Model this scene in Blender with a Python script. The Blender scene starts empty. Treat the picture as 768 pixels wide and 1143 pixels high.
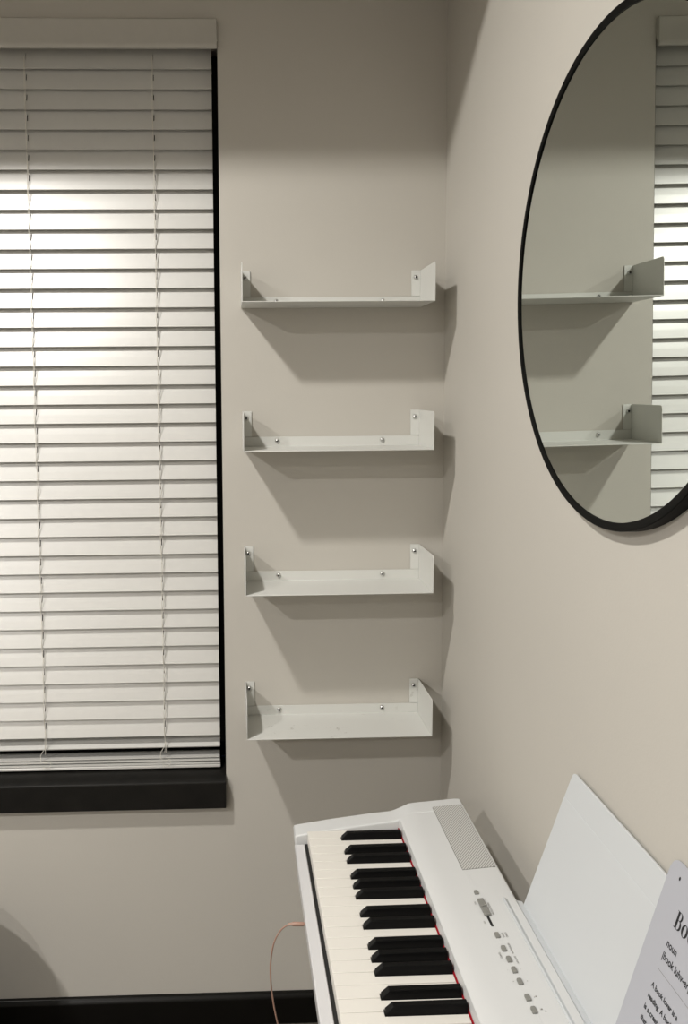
import bpy, bmesh, math, random
from mathutils import Vector, Matrix
random.seed(4)
S = bpy.context.scene
C = S.collection
H = 1.3406            # camera height above the floor
# ------------------------------------------------------------- materials
def mat(name, col, rough=.5, metal=0., spec=.5, noise=0., nscale=8., bump=0., bscale=300., coat=0.):
    m = bpy.data.materials.new(name); m.use_nodes = True
    nt = m.node_tree; b = nt.nodes['Principled BSDF']
    b.inputs['Base Color'].default_value = (*col, 1)
    b.inputs['Roughness'].default_value = rough
    b.inputs['Metallic'].default_value = metal
    b.inputs['Specular IOR Level'].default_value = spec
    b.inputs['Coat Weight'].default_value = coat
    tc = nt.nodes.new('ShaderNodeTexCoord')
    if noise:
        n = nt.nodes.new('ShaderNodeTexNoise'); n.inputs['Scale'].default_value = nscale; n.inputs['Detail'].default_value = 5
        r = nt.nodes.new('ShaderNodeValToRGB')
        r.color_ramp.elements[0].position = .3; r.color_ramp.elements[1].position = .7
        r.color_ramp.elements[0].color = (*[c*(1-noise) for c in col], 1)
        r.color_ramp.elements[1].color = (*[min(1, c*(1+noise)) for c in col], 1)
        nt.links.new(tc.outputs['Object'], n.inputs['Vector']); nt.links.new(n.outputs['Fac'], r.inputs['Fac'])
        nt.links.new(r.outputs['Color'], b.inputs['Base Color'])
    if bump:
        n = nt.nodes.new('ShaderNodeTexNoise'); n.inputs['Scale'].default_value = bscale; n.inputs['Detail'].default_value = 3
        bp = nt.nodes.new('ShaderNodeBump'); bp.inputs['Strength'].default_value = bump; bp.inputs['Distance'].default_value = .001
        nt.links.new(tc.outputs['Object'], n.inputs['Vector']); nt.links.new(n.outputs['Fac'], bp.inputs['Height'])
        nt.links.new(bp.outputs['Normal'], b.inputs['Normal'])
    return m
WALL = mat('wall_paint', (.50, .480, .438), .6, spec=.25, noise=.012, nscale=3, bump=.12, bscale=260)
CEIL = mat('ceiling_paint', (.62, .59, .54), .8, spec=.2)
CARPET = mat('carpet', (.10, .088, .076), .95, spec=.1, noise=.35, nscale=260, bump=.8, bscale=400)
BLACKTRIM = mat('black_trim_paint', (.004, .0036, .003), .4, spec=.2, noise=.1, nscale=20)
SILLM = mat('black_sill_paint', (.0075, .007, .006), .5, spec=.22, noise=.25, nscale=30)
NIGHT = mat('dark_window_glass', (.006, .006, .007), .08, spec=.5)
BLIND = mat('white_blind_slat', (.565, .562, .54), .36, spec=1.0, noise=.012, nscale=60)
VALM = mat('blind_valance', (.50, .487, .45), .5, spec=.35, noise=.012, nscale=50)
CORD = mat('blind_cord', (.68, .66, .60), .8, spec=.2)
SHELF = mat('white_powder_coat', (.62, .625, .60), .42, spec=.4, bump=.06, bscale=900)
SCREW = mat('zinc_screw', (.60, .60, .59), .28, metal=1.)
SLOT = mat('screw_slot_shadow', (.03, .03, .03), .6)
FRAMEM = mat('black_metal_frame', (.003, .003, .0027), .55, spec=.08)
MIRROR = mat('mirror_silver', (.67, .71, .675), .0, metal=1.)
PIANO = mat('white_piano_plastic', (.57, .58, .582), .4, spec=.45, bump=.05, bscale=1500)
PIANOSL = mat('white_keyslip_gloss', (.58, .58, .59), .32, spec=.5)
WKEY = mat('white_key_plastic', (.69, .67, .625), .32, spec=.45)
BKEY = mat('black_key_plastic', (.0022, .0022, .0024), .4, spec=.14)
FELT = mat('red_felt', (.28, .007, .015), .95, spec=.1)
BTN = mat('grey_button', (.20, .20, .185), .5)
DARK = mat('dark_slot', (.008, .008, .008), .7)
INK = mat('grey_print', (.20, .195, .18), .7)
BLACKINK = mat('black_print', (.012, .012, .014), .7)
CARD = mat('lilac_white_card', (.385, .395, .435), .55, spec=.3)
REST = mat('music_rest_plastic', (.545, .568, .585), .45, spec=.4, bump=.05, bscale=1500)
CABLE = mat('pinkish_beige_cable', (.33, .20, .15), .45)
STANDM = mat('white_stand', (.75, .745, .72), .5)
CHAIRF = mat('grey_upholstery', (.22, .20, .18), .9, bump=.5, bscale=400)
LEGM = mat('dark_wood_leg', (.05, .03, .02), .5, noise=.2, nscale=20)
TRIMW = mat('downlight_trim', (.8, .8, .78), .5)
# perforated speaker grille: fine diagonal rows of holes
def grille_mat():
    m = mat('silver_grille', (.5, .5, .48), .5)
    nt = m.node_tree; b = nt.nodes['Principled BSDF']
    tc = nt.nodes.new('ShaderNodeTexCoord')
    mp = nt.nodes.new('ShaderNodeMapping'); mp.inputs['Rotation'].default_value = (0, 0, math.radians(38))
    w = nt.nodes.new('ShaderNodeTexWave'); w.inputs['Scale'].default_value = 95; w.inputs['Distortion'].default_value = 0
    r = nt.nodes.new('ShaderNodeValToRGB')
    r.color_ramp.elements[0].position = .25; r.color_ramp.elements[0].color = (.25, .25, .24, 1)
    r.color_ramp.elements[1].position = .6; r.color_ramp.elements[1].color = (.52, .52, .505, 1)
    nt.links.new(tc.outputs['Object'], mp.inputs['Vector']); nt.links.new(mp.outputs['Vector'], w.inputs['Vector'])
    nt.links.new(w.outputs['Fac'], r.inputs['Fac']); nt.links.new(r.outputs['Color'], b.inputs['Base Color'])
    return m
GRILLE = grille_mat()
def scuffed(base):
    """powder coat with a few grey scuffs of dirt"""
    m = mat('scuffed_powder_coat', base, .42, spec=.4)
    nt = m.node_tree; b = nt.nodes['Principled BSDF']
    tc = nt.nodes.new('ShaderNodeTexCoord')
    n = nt.nodes.new('ShaderNodeTexNoise'); n.inputs['Scale'].default_value = 55; n.inputs['Detail'].default_value = 6; n.inputs['Roughness'].default_value = .7
    n2 = nt.nodes.new('ShaderNodeTexNoise'); n2.inputs['Scale'].default_value = 9
    r = nt.nodes.new('ShaderNodeValToRGB'); r.color_ramp.elements[0].position = .60; r.color_ramp.elements[0].color = (0, 0, 0, 1)
    r.color_ramp.elements[1].position = .70; r.color_ramp.elements[1].color = (1, 1, 1, 1)
    r2 = nt.nodes.new('ShaderNodeValToRGB'); r2.color_ramp.elements[0].position = .52; r2.color_ramp.elements[0].color = (0, 0, 0, 1)
    r2.color_ramp.elements[1].position = .62; r2.color_ramp.elements[1].color = (1, 1, 1, 1)
    mu = nt.nodes.new('ShaderNodeMath'); mu.operation = 'MULTIPLY'
    mx = nt.nodes.new('ShaderNodeMixRGB'); mx.inputs[1].default_value = (*base, 1); mx.inputs[2].default_value = (.36, .35, .32, 1)
    for a, c in ((n, r), (n2, r2)):
        nt.links.new(tc.outputs['Object'], a.inputs['Vector']); nt.links.new(a.outputs['Fac'], c.inputs['Fac'])
    nt.links.new(r.outputs['Color'], mu.inputs[0]); nt.links.new(r2.outputs['Color'], mu.inputs[1])
    nt.links.new(mu.outputs[0], mx.inputs[0]); nt.links.new(mx.outputs[0], b.inputs['Base Color'])
    return m
SCUFF = scuffed((.60, .605, .58))
# ------------------------------------------------------------- mesh helpers (all coordinates: z measured from camera height, converted on input)
def V(x, y, z): return Vector((x, y, z + H))
def box(bm, x0, x1, y0, y1, z0, z1):
    vs = [bm.verts.new(V(x, y, z)) for x in (x0, x1) for y in (y0, y1) for z in (z0, z1)]
    for f in ((0, 1, 3, 2), (4, 6, 7, 5), (0, 4, 5, 1), (2, 3, 7, 6), (0, 2, 6, 4), (1, 5, 7, 3)):
        bm.faces.new([vs[i] for i in f])
def prism(bm, pts, fn, a, b):
    """extrude closed 2-D outline pts between a and b; fn(u, v, t) -> Vector"""
    A = [bm.verts.new(fn(u, v, a)) for u, v in pts]; B = [bm.verts.new(fn(u, v, b)) for u, v in pts]
    n = len(pts)
    bm.faces.new(A); bm.faces.new(B[::-1])
    for i in range(n):
        bm.faces.new([A[i], B[i], B[(i+1) % n], A[(i+1) % n]])
XZ = lambda u, v, t: V(u, t, v)      # outline in x,z swept along y
YZ = lambda u, v, t: V(t, u, v)      # outline in y,z swept along x
XY = lambda u, v, t: V(u, v, t)      # outline in x,y swept along z
def tube(bm, pts, r, n=8, cap=True):
    pts = [Vector(p) for p in pts]; rings = []
    up = None
    for i, p in enumerate(pts):
        d = (pts[min(i+1, len(pts)-1)] - pts[max(i-1, 0)]).normalized()
        if up is None:
            up = d.orthogonal().normalized()
        up = (up - d*up.dot(d)).normalized(); s = d.cross(up)
        rr = r[i] if isinstance(r, (list, tuple)) else r
        rings.append([bm.verts.new(p + (up*math.cos(2*math.pi*k/n) + s*math.sin(2*math.pi*k/n))*rr) for k in range(n)])
    for a, b in zip(rings, rings[1:]):
        for k in range(n):
            bm.faces.new([a[k], a[(k+1) % n], b[(k+1) % n], b[k]])
    if cap:
        bm.faces.new(rings[0][::-1]); bm.faces.new(rings[-1])
def obj(name, bm, m, parent=None, bevel=0, seg=2, smooth=False, angle=35):
    bmesh.ops.recalc_face_normals(bm, faces=bm.faces)
    me = bpy.data.meshes.new(name); bm.to_mesh(me); bm.free()
    for q in (m if isinstance(m, (list, tuple)) else [m]): me.materials.append(q)
    o = bpy.data.objects.new(name, me); C.objects.link(o)
    if parent is not None:
        o.parent = parent; o.matrix_parent_inverse = Matrix.Translation(parent.location).inverted()
    if bevel:
        b = o.modifiers.new('bevel', 'BEVEL'); b.width = bevel; b.segments = seg; b.limit_method = 'ANGLE'; b.angle_limit = math.radians(angle)
    if smooth or bevel:
        for p in me.polygons: p.use_smooth = True
        bpy.context.view_layer.objects.active = o
        try:
            me.set_sharp_from_angle(angle=math.radians(40))
        except Exception: pass
    return o
def thing(name, loc, label, cat, group=None):
    o = bpy.data.objects.new(name, None); C.objects.link(o); o.location = loc; o.empty_display_size = .05
    return tag(o, label, cat, group)
def tag(o, label, cat, group=None):
    o['label'] = label; o['category'] = cat
    if group: o['group'] = group
    return o
def struct(o): o['kind'] = 'structure'; return o
def new(): return bmesh.new()
# ------------------------------------------------------------- the room
D, A = 1.8003, .4325                 # window wall plane, right wall plane
FZ, CZ = -1.3406, 1.07
XL, YF = -2.9, -2.6                  # far left wall, wall behind the camera
WX0, WX1, WZ0, WZ1 = -1.02, -.0150, -.820, .668    # window opening
bm = new()
box(bm, XL-.1, WX0, D, D+.14, FZ, CZ); box(bm, WX1, A+.12, D, D+.14, FZ, CZ)
box(bm, WX0, WX1, D, D+.14, FZ, WZ0); box(bm, WX0, WX1, D, D+.14, WZ1, CZ)
struct(obj('wall_back', bm, WALL))
bm = new(); box(bm, A, A+.12, YF, D, FZ, CZ); struct(obj('wall_right', bm, WALL))
bm = new(); box(bm, XL-.12, XL, YF, D, FZ, CZ); struct(obj('wall_left', bm, WALL))
bm = new(); box(bm, XL-.12, A+.12, YF-.12, YF, FZ, CZ); struct(obj('wall_front', bm, WALL))
bm = new(); box(bm, XL-.12, A+.12, YF-.12, D+.14, FZ-.1, FZ); struct(obj('floor', bm, CARPET))
bm = new(); box(bm, XL-.12, A+.12, YF-.12, D+.14, CZ, CZ+.1); struct(obj('ceiling', bm, CEIL))
# boxed soffit running along the top of the window wall (above the frame of the photo)
SY, SZ = 1.321, .760
bm = new(); box(bm, XL, A, SY, D, SZ, CZ); struct(obj('trim_1', bm, WALL))
# baseboards with a bevelled cap
def baseboard(name, fn, a, b):
    bm = new()
    prism(bm, [(0, FZ), (.014, FZ), (.014, -1.284), (.010, -1.279), (.0075, -1.2755), (0, -1.2748)], fn, a, b)
    return struct(obj(name, bm, BLACKTRIM, bevel=.0012))
baseboard('baseboard_back', lambda u, v, t: V(t, D-u, v), XL, A)
baseboard('baseboard_right', lambda u, v, t: V(A-u, t, v), YF, D-.014)
# window: dark frame at the back of the recess, night-dark pane, black sill
win = bpy.data.objects.new('window_1', None); C.objects.link(win); win.location = V((WX0+WX1)/2, D+.1, WZ0); struct(win)
bm = new()
f0 = .035
for (a, b, c, d) in ((WX0, WX1, -.794, -.794+f0), (WX0, WX1, WZ1-f0, WZ1), (WX0, WX0+f0, WZ0+f0, WZ1-f0), (WX1-f0, WX1, WZ0+f0, WZ1-f0), (-.535, -.505, WZ0+f0, WZ1-f0)):
    box(bm, a+.0005, b-.0005, D+.085, D+.125, c, d)
obj('window_frame', bm, BLACKTRIM, win, bevel=.002)
bm = new(); box(bm, WX0+.01, WX1-.01, D+.104, D+.108, WZ0+.01, WZ1-.01); obj('window_pane', bm, NIGHT, win)
bm = new()    # black liner of the reveal
box(bm, WX1-.0012, WX1-.0002, D+.0015, D+.085, WZ0+.001, WZ1-.001); box(bm, WX0+.0002, WX0+.0012, D+.0015, D+.085, WZ0+.001, WZ1-.001)
obj('reveal_lining', bm, BLACKTRIM, win)
bm = new()
SF = D-.023
prism(bm, [(SF, -.8600), (D-.0005, -.8600), (D-.0005, WZ0+.0005), (D+.085, WZ0+.0005), (D+.085, -.7945), (D+.01, -.7950), (SF+.002, -.8035), (SF, -.8055)], YZ, WX0-.001, WX1-.0006)
obj('window_sill', bm, SILLM, win, bevel=.0015)
# ------------------------------------------------------------- venetian blind
bl = thing('window_blind', V(-.52, D+.01, -.79), 'closed white horizontal venetian blind in the black-edged window left of the shelves', 'blind')
BX0, BX1 = -1.010, -.0275
# valance, fixed in front of the head of the recess
bm = new()
vy = D-.0120
prism(bm, [(vy+.003, .7048), (vy, .7030), (vy, .6618), (vy-.0015, .6590), (vy-.0015, .6515), (vy, .6490), (vy+.006, .6490), (vy+.006, .7010), (D-.001, .7010), (D-.001, .7048)], YZ, -1.04, -.0160)
for a, b in ((-.0225, -.0160), (-1.04, -1.0335)):
    box(bm, a, b, vy+.0062, D-.001, .6620, .7009)
obj('valance', bm, VALM, bl, bevel=.0008)
bm = new(); box(bm, BX0, BX1, D+.055, D+.08, .63, .662); obj('headrail', bm, VALM, bl, bevel=.001)
cords = [-.142, -.390, -.638, -.886]
AL = math.radians(17)
def slat(bm, zlow, y0, al, width=.0445, th=.0026, slots=True):
    """one slat, front lower edge at (y0, zlow), leaning back by al, with a routed slot at every cord"""
    us = [BX0]
    for c in sorted(cords): us += [c-.0009, c+.0009]
    us.append(BX1)
    ss = [0, .018, .032, width]
    def P(u, s, t):
        bow = .0004*math.sin(math.pi*s/width)
        y = y0 + s*math.sin(al) - (bow)*math.cos(al) + t*math.cos(al)
        z = zlow + s*math.cos(al) + (bow)*math.sin(al) - t*math.sin(al)
        sag = .0
        return V(u, y, z - sag)
    cells = {}
    def isc(i, j): return slots and (i % 2 == 1) and j == 1
    vv = {}
    def vert(i, j, k):
        if (i, j, k) not in vv: vv[(i, j, k)] = bm.verts.new(P(us[i], ss[j], th*k))
        return vv[(i, j, k)]
    nu, ns = len(us)-1, len(ss)-1
    solid = lambda i, j: 0 <= i < nu and 0 <= j < ns and not isc(i, j)
    for i in range(nu):
        for j in range(ns):
            if not solid(i, j): continue
            bm.faces.new([vert(i, j, 0), vert(i+1, j, 0), vert(i+1, j+1, 0), vert(i, j+1, 0)])
            bm.faces.new([vert(i, j, 1), vert(i, j+1, 1), vert(i+1, j+1, 1), vert(i+1, j, 1)])
            if not solid(i-1, j): bm.faces.new([vert(i, j, 0), vert(i, j+1, 0), vert(i, j+1, 1), vert(i, j, 1)])
            if not solid(i+1, j): bm.faces.new([vert(i+1, j, 0), vert(i+1, j, 1), vert(i+1, j+1, 1), vert(i+1, j+1, 0)])
            if not solid(i, j-1): bm.faces.new([vert(i, j, 0), vert(i, j, 1), vert(i+1, j, 1), vert(i+1, j, 0)])
            if not solid(i, j+1): bm.faces.new([vert(i, j+1, 0), vert(i+1, j+1, 0), vert(i+1, j+1, 1), vert(i, j+1, 1)])
bm = new()
BY = D+.0262
zs = [.6240-.03850*i for i in range(-1, 36)]
for z in zs: slat(bm, z, BY, AL)
slat(bm, -.7475, BY+.001, math.radians(60), slots=False)
for k, z in enumerate((-.7838, -.7780, -.7725)):
    box(bm, BX0, BX1-.0005*k, BY-.004+.003*k, BY+.036, z, z+.0024)
obj('slats', bm, BLIND, bl)
bm = new(); box(bm, BX0, BX1+.001, BY-.006, BY+.038, -.7912, -.7850); obj('bottom_rail', bm, BLIND, bl, bevel=.0015)
for c in cords:
    bm = new(); rnd = random.Random(int(-c*1000))
    yf = BY-.003
    for s, ph in ((-1, 0), (1, 1.6)):
        pts = []
        n = 110
        for i in range(n+1):
            t = i/n; z = .645 - t*(.645+.757)
            k = min(1, t*1.8)
            sway = s*.0007 + (.0018*k)*math.sin((z*2*math.pi/.0763)*1 + ph + (c*9))*(1 if s > 0 else .45) + .0006*math.sin(z*31+ph)
            pts.append(V(c+sway - .0015*(1-t), yf - .0006*s, z))
        tube(bm, pts, .00052, 5)
    obj('ladder_cord', bm, CORD, bl, smooth=True)
    bm = new()
    pts = [V(c+.003, yf, -.735), V(c-.004, yf-.003, -.748), V(c-.009, yf-.006, -.757), V(c-.008, yf-.008, -.768), V(c+.002, yf-.010, -.771), V(c+.010, yf-.010, -.768), V(c+.012, yf-.010, -.777), V(c+.004, yf-.009, -.783), V(c-.004, yf-.009, -.781), V(c-.002, yf-.008, -.789)]
    fine = []
    for i in range(len(pts)-1):
        p0, p1, p2, p3 = pts[max(i-1, 0)], pts[i], pts[i+1], pts[min(i+2, len(pts)-1)]
        for q in range(5):
            t = q/5
            fine.append(.5*((2*p1)+(p2-p0)*t+(2*p0-5*p1+4*p2-p3)*t*t+(3*p1-p0-3*p2+p3)*t**3))
    tube(bm, fine, .00055, 5); obj('slack_cord', bm, CORD, bl, smooth=True)
# ------------------------------------------------------------- wall shelves
SX, SW, SD = .0255, .3581, .1307
T = .0016
GAPW = .0008
def make_shelf(zb, label, m=SHELF, dx=0., wobble=0.):
    y1 = D-GAPW                      # back of the flange against the wall
    t = thing('wall_shelf', V(SX+SW/2, D, zb), label, 'shelf', 'white metal shelves on the window wall')
    # plate with its low upturned back flange
    bm = new()
    yf = D-SD
    prism(bm, [(yf, zb), (y1, zb), (y1, zb+.021), (y1-T, zb+.021), (y1-T, zb+T), (yf, zb+T)], YZ, SX+dx+T*1.02, SX+dx+SW-T*1.02)
    obj('shelf_plate', bm, m, t, bevel=.0004, seg=1)
    for s in (0, 1):
        x0 = SX+dx if s == 0 else SX+dx+SW
        d = 1 if s == 0 else -1
        bm = new()
        hgt = .0725
        c = .005
        prism(bm, [(yf, zb), (y1, zb), (y1, zb+hgt), (yf+c, zb+hgt), (yf+c*.3, zb+hgt-c*.3), (yf, zb+hgt-c)], YZ, min(x0, x0+d*T), max(x0, x0+d*T))
        xa, xb = sorted((x0+d*T, x0+d*.019))
        box(bm, xa, xb, y1-T-.0002-(0), y1-.0002, zb+.0215, zb+hgt)
        obj('side_wing', bm, m, t, bevel=.0004, seg=1)
    for (x, z) in ((SX+dx+.0085, zb+.0585), (SX+dx+SW-.0105, zb+.0585), (SX+dx+.070, zb+.0125), (SX+dx+SW-.0760, zb+.0125)):
        bm = new(); n = 16
        yb = y1-T
        rings = []
        for r, dy in ((.0046, -.0002), (.0046, .0008), (.0038, .0022), (.0022, .0031), (.0020, .0024), (.0002, .0022)):
            rings.append([bm.verts.new(V(x+r*math.cos(2*math.pi*k/n), yb-dy, z+r*math.sin(2*math.pi*k/n))) for k in range(n)])
        for a, b in zip(rings, rings[1:]):
            for k in range(n): bm.faces.new([a[k], a[(k+1) % n], b[(k+1) % n], b[k]])
        bm.faces.new(rings[-1])
        o = obj('screw', bm, [SCREW, SLOT], t, smooth=True)
        for p in o.data.polygons:
            if p.center.y > yb-.0030 and math.hypot(p.center.x-x, p.center.z-H-z) < .0021: p.material_index = 1
    return t
make_shelf(.1566, 'white bent-metal wall shelf highest of the four, its shaded underside showing')
make_shelf(-.1195, 'white bent-metal wall shelf second from the top, seen nearly edge-on')
make_shelf(-.3930, 'white bent-metal wall shelf third from the top, its clean upper face in view', dx=.001)
make_shelf(-.6735, 'white bent-metal wall shelf lowest of the four, grey scuffs on its upper face', SCUFF, dx=.001)
# ------------------------------------------------------------- round mirror on the right wall
MC, MZ, RY, RZ = .9912, .1184, .3046, .2798
mr = thing('wall_mirror', V(A, MC, MZ), 'large round mirror with a thin black frame hanging on the right wall', 'mirror')
bm = new(); n = 160
prof = [(0, 0, .0006), (0, 0, .0160), (.0010, .0010, .017), (.0087, .0087, .017), (.0095, .0095, .0164), (.0095, .0095, .008)]
rings = []
nrm = Vector((1, -.0021, .0093)).normalized()        # the mirror hangs very slightly tilted
def lean(y, z): return -(nrm.y*y + nrm.z*z)/nrm.x
for (iy, iz, off) in prof:
    rings.append([bm.verts.new(V(A-off+(lean(RY*math.cos(2*math.pi*k/n), RZ*math.sin(2*math.pi*k/n)) if off > .001 else 0), MC+(RY-iy)*math.cos(2*math.pi*k/n), MZ+(RZ-iz)*math.sin(2*math.pi*k/n))) for k in range(n)])
rings.append([bm.verts.new(V(A-.0005, MC+(RY-.0095)*math.cos(2*math.pi*k/n), MZ+(RZ-.0095)*math.sin(2*math.pi*k/n))) for k in range(n)])
for a, b in zip(rings, rings[1:]+rings[:1]):
    for k in range(n): bm.faces.new([a[k], a[(k+1) % n], b[(k+1) % n], b[k]])
obj('mirror_frame', bm, FRAMEM, mr, smooth=True)
bm = new()
f = []; bk = []
for k in range(n):
    y = (RY-.0088)*math.cos(2*math.pi*k/n); z = (RZ-.0088)*math.sin(2*math.pi*k/n)
    x = -(nrm.y*y + nrm.z*z)/nrm.x
    f.append(bm.verts.new(V(A-.0151+x, MC+y, MZ+z))); bk.append(bm.verts.new(V(A-.0120+x, MC+y, MZ+z)))
bm.faces.new(f); bm.faces.new(bk[::-1])
for k in range(n): bm.faces.new([f[k], bk[k], bk[(k+1) % n], f[(k+1) % n]])
obj('mirror_glass', bm, MIRROR, mr)
# ------------------------------------------------------------- digital piano
ZK = -.7134; XK = .1182; Y0 = 1.3885; P = .0235; KL = .1475
YE = 1.4275; YT = Y0-52*P; YT2 = YT-.039
ZB = -.800
pn = thing('digital_piano', V(.24, (YE+YT2)/2, ZB), 'white 88-key digital piano along the right wall below the mirror', 'piano')
def surf(x): return -.6875+(x-.297)*.0775
top = [(.2667, -.7112), (.2672, -.6958), (.2682, -.6947), (.2725, -.6926), (.279, -.6903), (.288, -.6883), (.297, -.6875), (.330, surf(.33)), (.366, surf(.366)), (.3735, -.6825), (.3765, -.6860), (.3775, -.691), (.3775, ZB), ]
bm = new()
prism(bm, top+[(.2667, ZB)], XZ, YT-.001, Y0+.001)
prism(bm, [(.106, -.80), (.1115, -.755), (.2665, -.755), (.2665, -.80)], XZ, YT-.001, Y0+.001)
obj('case', bm, PIANO, pn, bevel=.0005, seg=2, angle=50)
for a, b in ((Y0+.001, YE), (YT2, YT-.001)):
    bm = new()
    prism(bm, [(.108, ZB), (.099, -.745), (.0980, -.7245), (.0995, -.7215), (.104, -.7203), (.160, -.7120), (.230, -.7035), (.258, -.7010), (.266, -.6988), (.274, -.6955), (.282, -.6918), (.289, -.6888), (.297, -.6875)]+top[7:], XZ, a, b)
    obj('end_cheek', bm, PIANO, pn, bevel=.0026, seg=4, angle=50)
bm = new()
prism(bm, [(.1025, -.795), (.0965, -.7335), (.0975, -.7318), (.1125, -.7318), (.1135, -.7335), (.1135, -.795)], XZ, YT-.001, Y0-.006)
obj('keyslip', bm, PIANOSL, pn, bevel=.0008)
bm = new(); box(bm, .114, .2660, YT, Y0, -.7545, -.735); obj('key_bed', bm, DARK, pn)
names = 'ABCDEFG'
blacks_after = {'A', 'C', 'D', 'F', 'G'}
off = {'C': -.0018, 'D': .0018, 'F': -.0024, 'G': 0., 'A': .0024}     # along the keyboard towards treble
BW = .0110; BL = .0952; xb = XK+KL-BL
def bcen(i): return Y0-P*(i+1)-off[names[i % 7]]
for i in range(52):
    ya, yb = Y0-P*i-.0004, Y0-P*(i+1)+.0004       # bass edge, treble edge
    ra, rb = ya, yb
    if i > 0 and names[(i-1) % 7] in blacks_after: ra = min(ya, bcen(i-1)-BW/2-.0008)
    if i < 51 and names[i % 7] in blacks_after: rb = max(yb, bcen(i)+BW/2+.0008)
    xc = xb-.0012
    out = [(XK, ya), (xc, ya)]
    if ra < ya: out += [(xc, ra)]
    out += [(XK+KL-.0009, ra), (XK+KL-.0009, rb)]
    if rb > yb: out += [(xc, rb)]
    out += [(xc, yb), (XK, yb)]
    bm = new(); prism(bm, out, XY, -.7330, ZK)
    obj('white_key', bm, WKEY, pn, bevel=.0006, seg=2)
for i in range(51):
    if names[i % 7] not in blacks_after: continue
    yc = bcen(i); bm = new()
    x1 = XK+KL-.0010; zt = ZK+.0110
    lo = [(xb, yc-BW/2, -.7330), (x1, yc-BW/2, -.7330), (x1, yc+BW/2, -.7330), (xb, yc+BW/2, -.7330)]
    mid = [(xb, yc-BW/2, ZK+.0022), (x1, yc-BW/2, ZK+.0022), (x1, yc+BW/2, ZK+.0022), (xb, yc+BW/2, ZK+.0022)]
    hi = [(xb+.0085, yc-BW/2+.0011, zt-.0006), (x1, yc-BW/2+.0011, zt), (x1, yc+BW/2-.0011, zt), (xb+.0085, yc+BW/2-.0011, zt-.0006)]
    L = [[bm.verts.new(V(*q)) for q in r] for r in (lo, mid, hi)]
    bm.faces.new(L[0][::-1]); bm.faces.new(L[2])
    for a, b in zip(L, L[1:]):
        for k in range(4): bm.faces.new([a[k], a[(k+1) % 4], b[(k+1) % 4], b[k]])
    obj('black_key', bm, BKEY, pn, bevel=.0009, seg=3, angle=20)
bm = new(); box(bm, XK+KL-.0008, XK+KL+.0008, YT, Y0, -.733, ZK+.0018); obj('felt_strip', bm, FELT, pn)
# speaker grilles at both ends of the panel
def rounded(pts, rad, seg=5):
    out = []
    n = len(pts)
    for i, p in enumerate(pts):
        p = Vector(p); a = Vector(pts[i-1]); b = Vector(pts[(i+1) % n]); r = rad[i] if isinstance(rad, (list, tuple)) else rad
        if r <= 0: out.append((p.x, p.y)); continue
        pa = p+(a-p).normalized()*r; pb = p+(b-p).normalized()*r
        for k in range(seg+1):
            t = k/seg; q = pa*(1-t)**2+p*2*t*(1-t)+pb*t*t; out.append((q.x, q.y))
    return out
SURF = lambda h: (lambda u, v, t: V(u, v, surf(u)+t))
for (ya, yb) in ((1.4035, 1.2120), (YT+(Y0-1.4035), YT+(Y0-1.2120))):
    hi_, lo_ = max(ya, yb), min(ya, yb)
    bm = new(); prism(bm, rounded([(.3245, hi_), (.3705, hi_), (.3705, lo_), (.3245, lo_)], [.004, .002, .001, .001]), SURF(0), -.002, .0006)
    obj('speaker_grille', bm, GRILLE, pn)
    bm = new(); prism(bm, rounded([(.3237, hi_+.0008), (.3711, hi_+.0008), (.3711, lo_-.0008), (.3237, lo_-.0008)], [.0045, .002, .001, .001]), SURF(0), -.002, .00025)
    obj('grille_seat', bm, BTN, pn)
# thin moulding line on the panel
for xx in (.3262, .3300):
    bm = new(); box(bm, xx-.00022, xx+.00022, .355, 1.209, surf(xx)-.001, surf(xx)+.00022); obj('panel_line', bm, PIANO, pn)
# buttons and volume slider
XB = .3272
for y in (1.1526, 1.057, 1.030, 1.0094, .9896, .9688, .9414, .9211, .880, .858):
    bm = new(); l = .0052 if y < 1.1 else .0042
    prism(bm, rounded([(XB-.0028, y+l), (XB+.0028, y+l), (XB+.0028, y-l), (XB-.0028, y-l)], [.0022, .0022, .0008, .0008]), SURF(0), -.001, .0022)
    obj('button', bm, BTN, pn, bevel=.0005)
bm = new(); prism(bm, [(XB-.0016, 1.134), (XB+.0016, 1.134), (XB+.0016, 1.0765), (XB-.0016, 1.0765)], SURF(0), -.001, .0003); obj('slider_slot', bm, DARK, pn)
bm = new()
prism(bm, [(XB-.0042, 1.134), (XB+.0042, 1.134), (XB+.0042, 1.098), (XB-.0042, 1.098)], SURF(0), .0004, .004)
prism(bm, [(XB-.0042, 1.1175), (XB+.0042, 1.1175), (XB+.0042, 1.1145), (XB-.0042, 1.1145)], SURF(0), .004, .0056)
obj('volume_slider', bm, BTN, pn, bevel=.0007)
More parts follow.
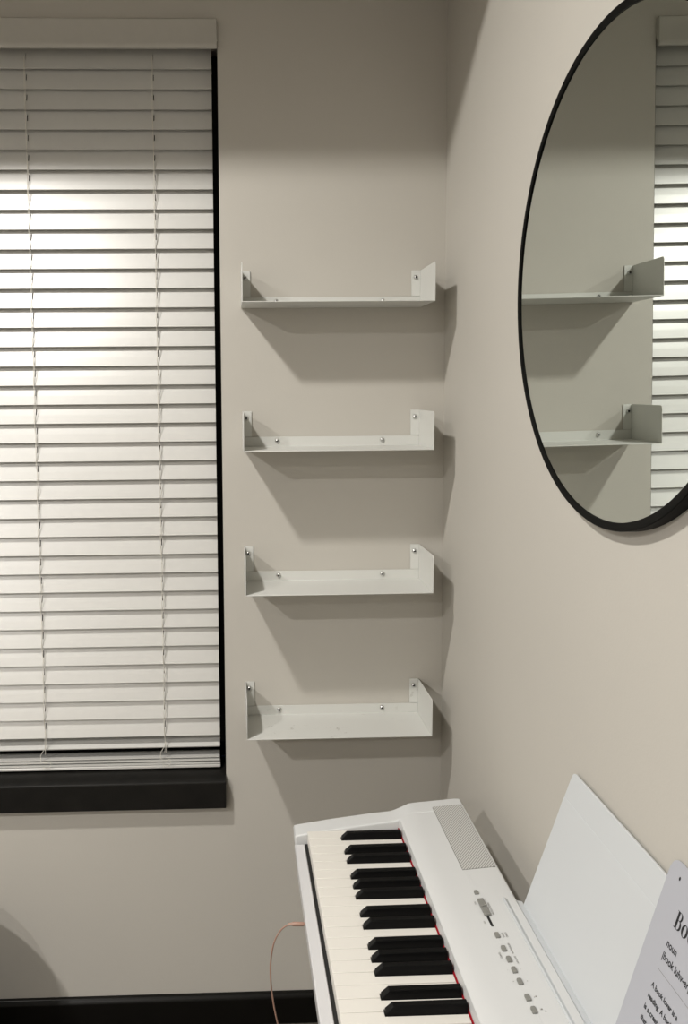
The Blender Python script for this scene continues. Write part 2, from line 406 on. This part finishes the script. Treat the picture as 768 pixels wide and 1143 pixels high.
# printed lettering: Blender's built-in font turned into mesh
def text_mesh(bm, s, size, M, sx=1., bold=0.):
    cu = bpy.data.curves.new('t', 'FONT'); cu.body = s; cu.size = size; cu.resolution_u = 3; cu.offset = bold
    o = bpy.data.objects.new('t', cu); C.objects.link(o)
    dg = bpy.context.evaluated_depsgraph_get(); me = bpy.data.meshes.new_from_object(o.evaluated_get(dg))
    me.transform(M @ Matrix.Diagonal((sx, 1, 1, 1))); bm.from_mesh(me)
    bpy.data.objects.remove(o); bpy.data.curves.remove(cu); bpy.data.meshes.remove(me)
def panel_M(x, y):      # text runs towards the treble end (-y), its top towards +x
    e = Vector((0, -1, 0)); u = Vector((1, 0, .0775)).normalized(); w = e.cross(u)
    M = Matrix((e, u, w)).transposed().to_4x4(); M.translation = V(x, y, surf(x)+.00035); return M
for s, x, y, sz in (('MASTER VOLUME', .3345, 1.128, .0036), ('MAX', .3185, 1.133, .0032), ('MIN', .3185, 1.089, .0032), ('DEMO', .3375, 1.062, .0036), ('SONG', .3335, 1.062, .0036),
                    ('METRONOME', .3345, 1.0405, .0034), ('RHYTHM', .3345, 1.0150, .0034), ('TEMPO', .3185, 1.0250, .0036), ('-', .3345, .991, .004), ('+', .3345, .9705, .004),
                    ('-', .3190, .992, .004), ('+', .3190, .972, .004), ('L', .3345, .943, .004), ('R', .3345, .923, .004)):
    bm = new(); text_mesh(bm, s, sz, panel_M(x, y)); obj('control_label', bm, INK, pn)
for x, y in ((.3370, .9430), (.3365, .9225), (.3395, .9185)):
    bm = new(); prism(bm, [(x-.0007, y-.0007), (x+.0007, y-.0007), (x+.0007, y+.0007), (x-.0007, y+.0007)], SURF(0), -.0002, .0004); obj('indicator_lamp', bm, INK, pn)
# music rest: slotted into the back of the panel, leaning back
rb0, rt0 = Vector((.3830, 0, -.6885)), Vector((.4256, 0, -.4830))
up = (rt0-rb0); LEN = up.length; up.normalize(); nr = Vector((-up.z, 0, up.x))     # nr faces the player
def RF(u, v, t):        # u along y, v up the plate, t out of the plate towards the player
    q = rb0+up*v+nr*t; return V(q.x, u, q.z)
bm = new()
prism(bm, rounded([(1.1265, 0), (1.0740, LEN), (.640, LEN), (.590, 0)], [.001, .008, .008, .001], 6), RF, -.003, 0)
obj('music_rest', bm, REST, pn, bevel=.0006)
bm = new()
prism(bm, rounded([(1.1185, .004), (1.0830, LEN-.036), (.632, LEN-.036), (.598, .004)], [.001, .005, .005, .001], 5), RF, .00005, .0006)
obj('rest_panel', bm, REST, pn, bevel=.0003, seg=1)
bm = new()
prism(bm, [(.3575, surf(.3575)-.001), (.3575, surf(.3575)+.0026), (.3595, surf(.3595)+.0026), (.3612, surf(.3612)+.0006), (.3838, -.6868), (.3838, -.690)], XZ, .588, 1.1330)
obj('rest_ledge', bm, REST, pn, bevel=.0003, seg=1)
# stand under the piano
st = thing('piano_stand', V(.25, .78, FZ), 'white panel stand carrying the digital piano', 'stand')
for y in (1.375, .195):
    bm = new(); box(bm, .150, .365, y-.012, y+.012, FZ+.03, ZB-.0005); obj('side_panel', bm, STANDM, st, bevel=.001)
    bm = new(); box(bm, .125, .385, y-.02, y+.02, FZ, FZ+.0295); obj('foot', bm, STANDM, st, bevel=.002)
bm = new(); box(bm, .335, .352, .2075, 1.3625, -1.16, -1.00); obj('crossbar', bm, STANDM, st, bevel=.001)
# ------------------------------------------------------------- cable
cb = thing('audio_cable', V(.05, 1.237, -.775), 'thin pinkish-beige cable plugged into the front of the piano, hanging to the floor', 'cable')
bm = new(); tube(bm, [V(.1005, 1.237, -.7755), V(.098, 1.237, -.7755), V(.0835, 1.237, -.7750), V(.0825, 1.237, -.7750), V(.076, 1.237, -.7755)], [.0022, .0031, .0031, .0022, .0018], 12)
obj('plug', bm, CABLE, cb, smooth=True)
bm = new()
ctl = [V(.077, 1.237, -.7755), V(.066, 1.237, -.784), V(.056, 1.237, -.803), V(.0510, 1.237, -.832), V(.0510, 1.237, -.862), V(.0545, 1.237, -.895), V(.060, 1.237, -.925),
       V(.075, 1.24, -1.00), V(.09, 1.25, -1.12), V(.10, 1.26, -1.26), V(.11, 1.28, -1.325), V(.15, 1.31, -1.3385), V(.22, 1.33, -1.3385), V(.30, 1.30, -1.3385)]
fine = []
for i in range(len(ctl)-1):
    p0, p1, p2, p3 = ctl[max(i-1, 0)], ctl[i], ctl[i+1], ctl[min(i+2, len(ctl)-1)]
    for q in range(6):
        t = q/6; fine.append(.5*((2*p1)+(p2-p0)*t+(2*p0-5*p1+4*p2-p3)*t*t+(3*p1-p0-3*p2+p3)*t**3))
fine.append(ctl[-1])
tube(bm, fine, .0012, 8); obj('cord', bm, CABLE, cb, smooth=True)
# ------------------------------------------------------------- card standing on the music rest

cd = thing('printed_card', V(.365, .78, -.68), 'lilac-white printed card with a hole in its corner, leaning on the music rest', 'card')
cb0, cb1 = Vector((.3615, 0, -.6830)), Vector((.4228, 0, -.4830))
cu_ = (cb1-cb0).normalized(); cn_ = Vector((-cu_.z, 0, cu_.x))
CE = .8295                                   # y of the card's left edge
def CF(u, v, t):                            # u to the right (towards the camera), v up, t out of the front
    q = cb0+cu_*v+cn_*t; return V(q.x, CE-u, q.z)
bm = new(); CH, CW = .2345, .150
prism(bm, rounded([(0.0005, .0022), (0.0005, CH), (CW, CH), (CW, .0022)], [.001, .016, .016, .001], 8), CF, -.0012, 0)
obj('card_sheet', bm, CARD, cd)
bm = new(); prism(bm, [(.0208+.0013*math.cos(a*math.pi/8), .2206+.0019*math.sin(a*math.pi/8)) for a in range(16)], CF, -.0002, .0002)
obj('punched_hole', bm, DARK, cd)
def card_M(u, v):
    e = Vector((0, -1, 0)); w = e.cross(cu_)
    M = Matrix((e, cu_, w)).transposed().to_4x4(); q = CF(u, v, .00015); M.translation = q; return M
def fill(bm, outer, inner=None):
    """flat glyph between an outer outline and an optional counter with the same number of points"""
    a = [bm.verts.new(CF(u, v, .0002)) for u, v in outer]
    if inner is None: bm.faces.new(a); return
    b = [bm.verts.new(CF(u, v, .0002)) for u, v in inner]
    n = len(a)
    for k in range(n): bm.faces.new([a[k], a[(k+1) % n], b[(k+1) % n], b[k]])
def rect(bm, u0, u1, v0, v1): fill(bm, [(u0, v0), (u1, v0), (u1, v1), (u0, v1)])
def ell(cx, cz, rx, rz, n=28, a0=0, a1=2*math.pi):
    return [(cx+rx*math.cos(a0+(a1-a0)*k/n), cz+rz*math.sin(a0+(a1-a0)*k/n)) for k in range(n)]
def bowl(bm, u, v0, v1, w, wi, th):
    """half-round bowl of a high-contrast B"""
    n = 14; cz = (v0+v1)/2; r = (v1-v0)/2
    a = [(u+w*max(0, math.cos(t))**.8, cz+r*math.sin(t)) for t in [-math.pi/2+math.pi*k/n for k in range(n+1)]]
    b = [(u+wi*max(0, math.cos(t))**.8, cz+(r-th)*math.sin(t)) for t in [-math.pi/2+math.pi*k/n for k in range(n+1)]]
    A_ = [bm.verts.new(CF(p, q, .0002)) for p, q in a]; B_ = [bm.verts.new(CF(p, q, .0002)) for p, q in b]
    for k in range(n): bm.faces.new([A_[k], A_[k+1], B_[k+1], B_[k]])
# title in a heavy high-contrast serif: "Book"
bm = new(); u0, v0, hh = .0340, .1800, .0165
rect(bm, u0, u0+.0060, v0, v0+.0006); rect(bm, u0, u0+.0060, v0+hh-.0006, v0+hh)
rect(bm, u0+.0015, u0+.0046, v0+.0006, v0+hh-.0006)
bowl(bm, u0+.0060, v0+hh*.52, v0+hh, .0042, .0018, .0006); bowl(bm, u0+.0060, v0, v0+hh*.52+.0006, .0052, .0024, .0006)
rect(bm, u0+.0044, u0+.0060, v0+hh*.52, v0+hh*.52+.0006)
for cu0 in (u0+.0178, u0+.0298):
    fill(bm, ell(cu0, v0+.0056, .0053, .0060), ell(cu0, v0+.0056, .0023, .0053))
k0 = u0+.0362
rect(bm, k0, k0+.0040, v0, v0+.0006); rect(bm, k0+.0010, k0+.0033, v0+.0006, v0+hh); fill(bm, [(k0+.0033, v0+.0050), (k0+.0085, v0+.0108), (k0+.0092, v0+.0108), (k0+.0040, v0+.0050)])
fill(bm, [(k0+.0048, v0+.0066), (k0+.0072, v0), (k0+.0102, v0), (k0+.0066, v0+.0086)]); rect(bm, k0+.0060, k0+.0115, v0, v0+.0006)
obj('title_lettering', bm, BLACKINK, cd)
for s_, sz, u_, v_, k_ in (('noun', .0098, .0335, .1600, .92), ('|book luhv-er|', .0098, .0328, .1473, .90), ('A book lover is a', .0070, .0322, .1172, 1.0),
                      ('reading. A book', .0070, .0322, .1060, 1.0), ('is a creature', .0070, .0322, .0948, 1.0), ('that', .0070, .0322, .0836, 1.0)):
    bm = new(); text_mesh(bm, s_, sz, card_M(u_, v_), k_, .00022); obj('printed_line', bm, BLACKINK, cd)
bm = new(); rect(bm, .0340, .125, .1359, .1364); obj('ruled_line', bm, INK, cd)

# ------------------------------------------------------------- invented pouffe, added just left of the view to throw the rounded wall shadow
pf = thing('shadow_caster_pouffe', V(-.665, 1.565, FZ), 'unseen stand-in shaped as a low round grey pouffe, added left of the view to cast the rounded wall shadow', 'pouffe')
bm = new(); n = 56; rings = []
PR, PH = .213, .405
for i in range(25):
    a = math.pi/2*i/24
    r = PR*math.cos(a)**.80; z = .13+(PH-.13)*math.sin(a)**.92
    rings.append((r, z))
rings = [(PR-.02, .028), (PR-.004, .045), (PR, .08)]+rings[:-1]
rr = [[bm.verts.new(V(-.665+r*math.cos(2*math.pi*k/n), 1.565+r*math.sin(2*math.pi*k/n), FZ+z)) for k in range(n)] for r, z in rings]
for a, b in zip(rr, rr[1:]):
    for k in range(n): bm.faces.new([a[k], a[(k+1) % n], b[(k+1) % n], b[k]])
bm.faces.new(rr[0][::-1]); bm.faces.new(rr[-1])
obj('cushion', bm, CHAIRF, pf, smooth=True)
bm = new()
rr = [[bm.verts.new(V(-.665+r*math.cos(2*math.pi*k/n), 1.565+r*math.sin(2*math.pi*k/n), FZ+z)) for k in range(n)] for r, z in ((PR-.03, 0), (PR-.03, .028))]
for k in range(n): bm.faces.new([rr[0][k], rr[0][(k+1) % n], rr[1][(k+1) % n], rr[1][k]])
bm.faces.new(rr[0][::-1]); bm.faces.new(rr[1]); obj('base', bm, LEGM, pf)
bm = new(); tube(bm, [V(-.665, 1.565, FZ+PH-.004), V(-.665, 1.565, FZ+PH+.004)], [.014, .008], 16); obj('tuft_button', bm, CHAIRF, pf, smooth=True)
# ------------------------------------------------------------- ceiling lights
def downlight(x, y, z, power, col, label, rad=.055, spread=180):
    t = thing('ceiling_light', V(x, y, CZ), label, 'light', 'round ceiling downlights')
    bm = new(); n = 40; rings = []
    for r, dz in ((rad+.022, 0), (rad+.022, -.004), (rad+.006, -.007), (rad+.003, -.004), (rad+.003, 0)):
        rings.append([bm.verts.new(V(x+r*math.cos(2*math.pi*k/n), y+r*math.sin(2*math.pi*k/n), CZ-.0002+dz)) for k in range(n)])
    for a, b in zip(rings, rings[1:]):
        for k in range(n): bm.faces.new([a[k], a[(k+1) % n], b[(k+1) % n], b[k]])
    obj('trim_ring', bm, TRIMW, t, smooth=True)
    L = bpy.data.lights.new('downlight_lamp', 'AREA'); L.shape = 'DISK'; L.size = rad*2; L.energy = power; L.color = col; L.spread = math.radians(spread)
    o = bpy.data.objects.new('downlight_lamp', L); C.objects.link(o); o.location = V(x, y, CZ-.003)
    o.parent = t; o.matrix_parent_inverse = Matrix.Translation(t.location).inverted()
PW = 1.0
downlight(-.695, .868, 1.07, 30.5*PW, (1., .965, .91), 'round ceiling downlight nearest the window wall')
downlight(-1.71, -.67, 1.07, 58*PW, (1., .965, .93), 'round ceiling downlight in the middle of the room', spread=166)
downlight(-1.78, -2.2, 1.07, 54*PW, (1., .965, .915), 'round ceiling downlight nearest the rear wall', spread=166)
# dim night outside
w = bpy.data.worlds.new('night'); S.world = w; w.use_nodes = True
w.node_tree.nodes['Background'].inputs[0].default_value = (.01, .012, .02, 1); w.node_tree.nodes['Background'].inputs[1].default_value = .3
# ------------------------------------------------------------- camera
W_, H_ = 768, 1143
f, px, py, yaw, pitch, roll = 1002.93, 288.614, 521.32, .0320, -.0882, -.0087
cy, sy, cp, sp, cr, sr = math.cos(yaw), math.sin(yaw), math.cos(pitch), math.sin(pitch), math.cos(roll), math.sin(roll)
Rr = Vector((cy, -sy, 0)); Y1 = Vector((sy, cy, 0)); Z1 = Vector((0, 0, 1))
Fw = cp*Y1+sp*Z1; Up = -sp*Y1+cp*Z1
Ri = cr*Rr+sr*Up; Ui = -sr*Rr+cr*Up
cam = bpy.data.cameras.new('camera'); co = bpy.data.objects.new('camera', cam); C.objects.link(co)
M = Matrix((Ri, Ui, -Fw)).transposed().to_4x4(); M.translation = Vector((0, 0, H)); co.matrix_world = M
cam.sensor_fit = 'HORIZONTAL'; cam.sensor_width = 36; cam.lens = f/W_*36
cam.shift_x = (W_/2-px)/W_; cam.shift_y = -(H_/2-py)/W_
cam.clip_start = .02
S.camera = co
S.view_settings.view_transform = 'Standard'; S.view_settings.look = 'None'; S.view_settings.gamma = 1; S.view_settings.use_curve_mapping = False
S.view_settings.exposure = 0
S.cycles.max_bounces = 12; S.cycles.diffuse_bounces = 6; S.cycles.glossy_bounces = 6
S.cycles.caustics_reflective = False
S.cycles.use_denoising = True
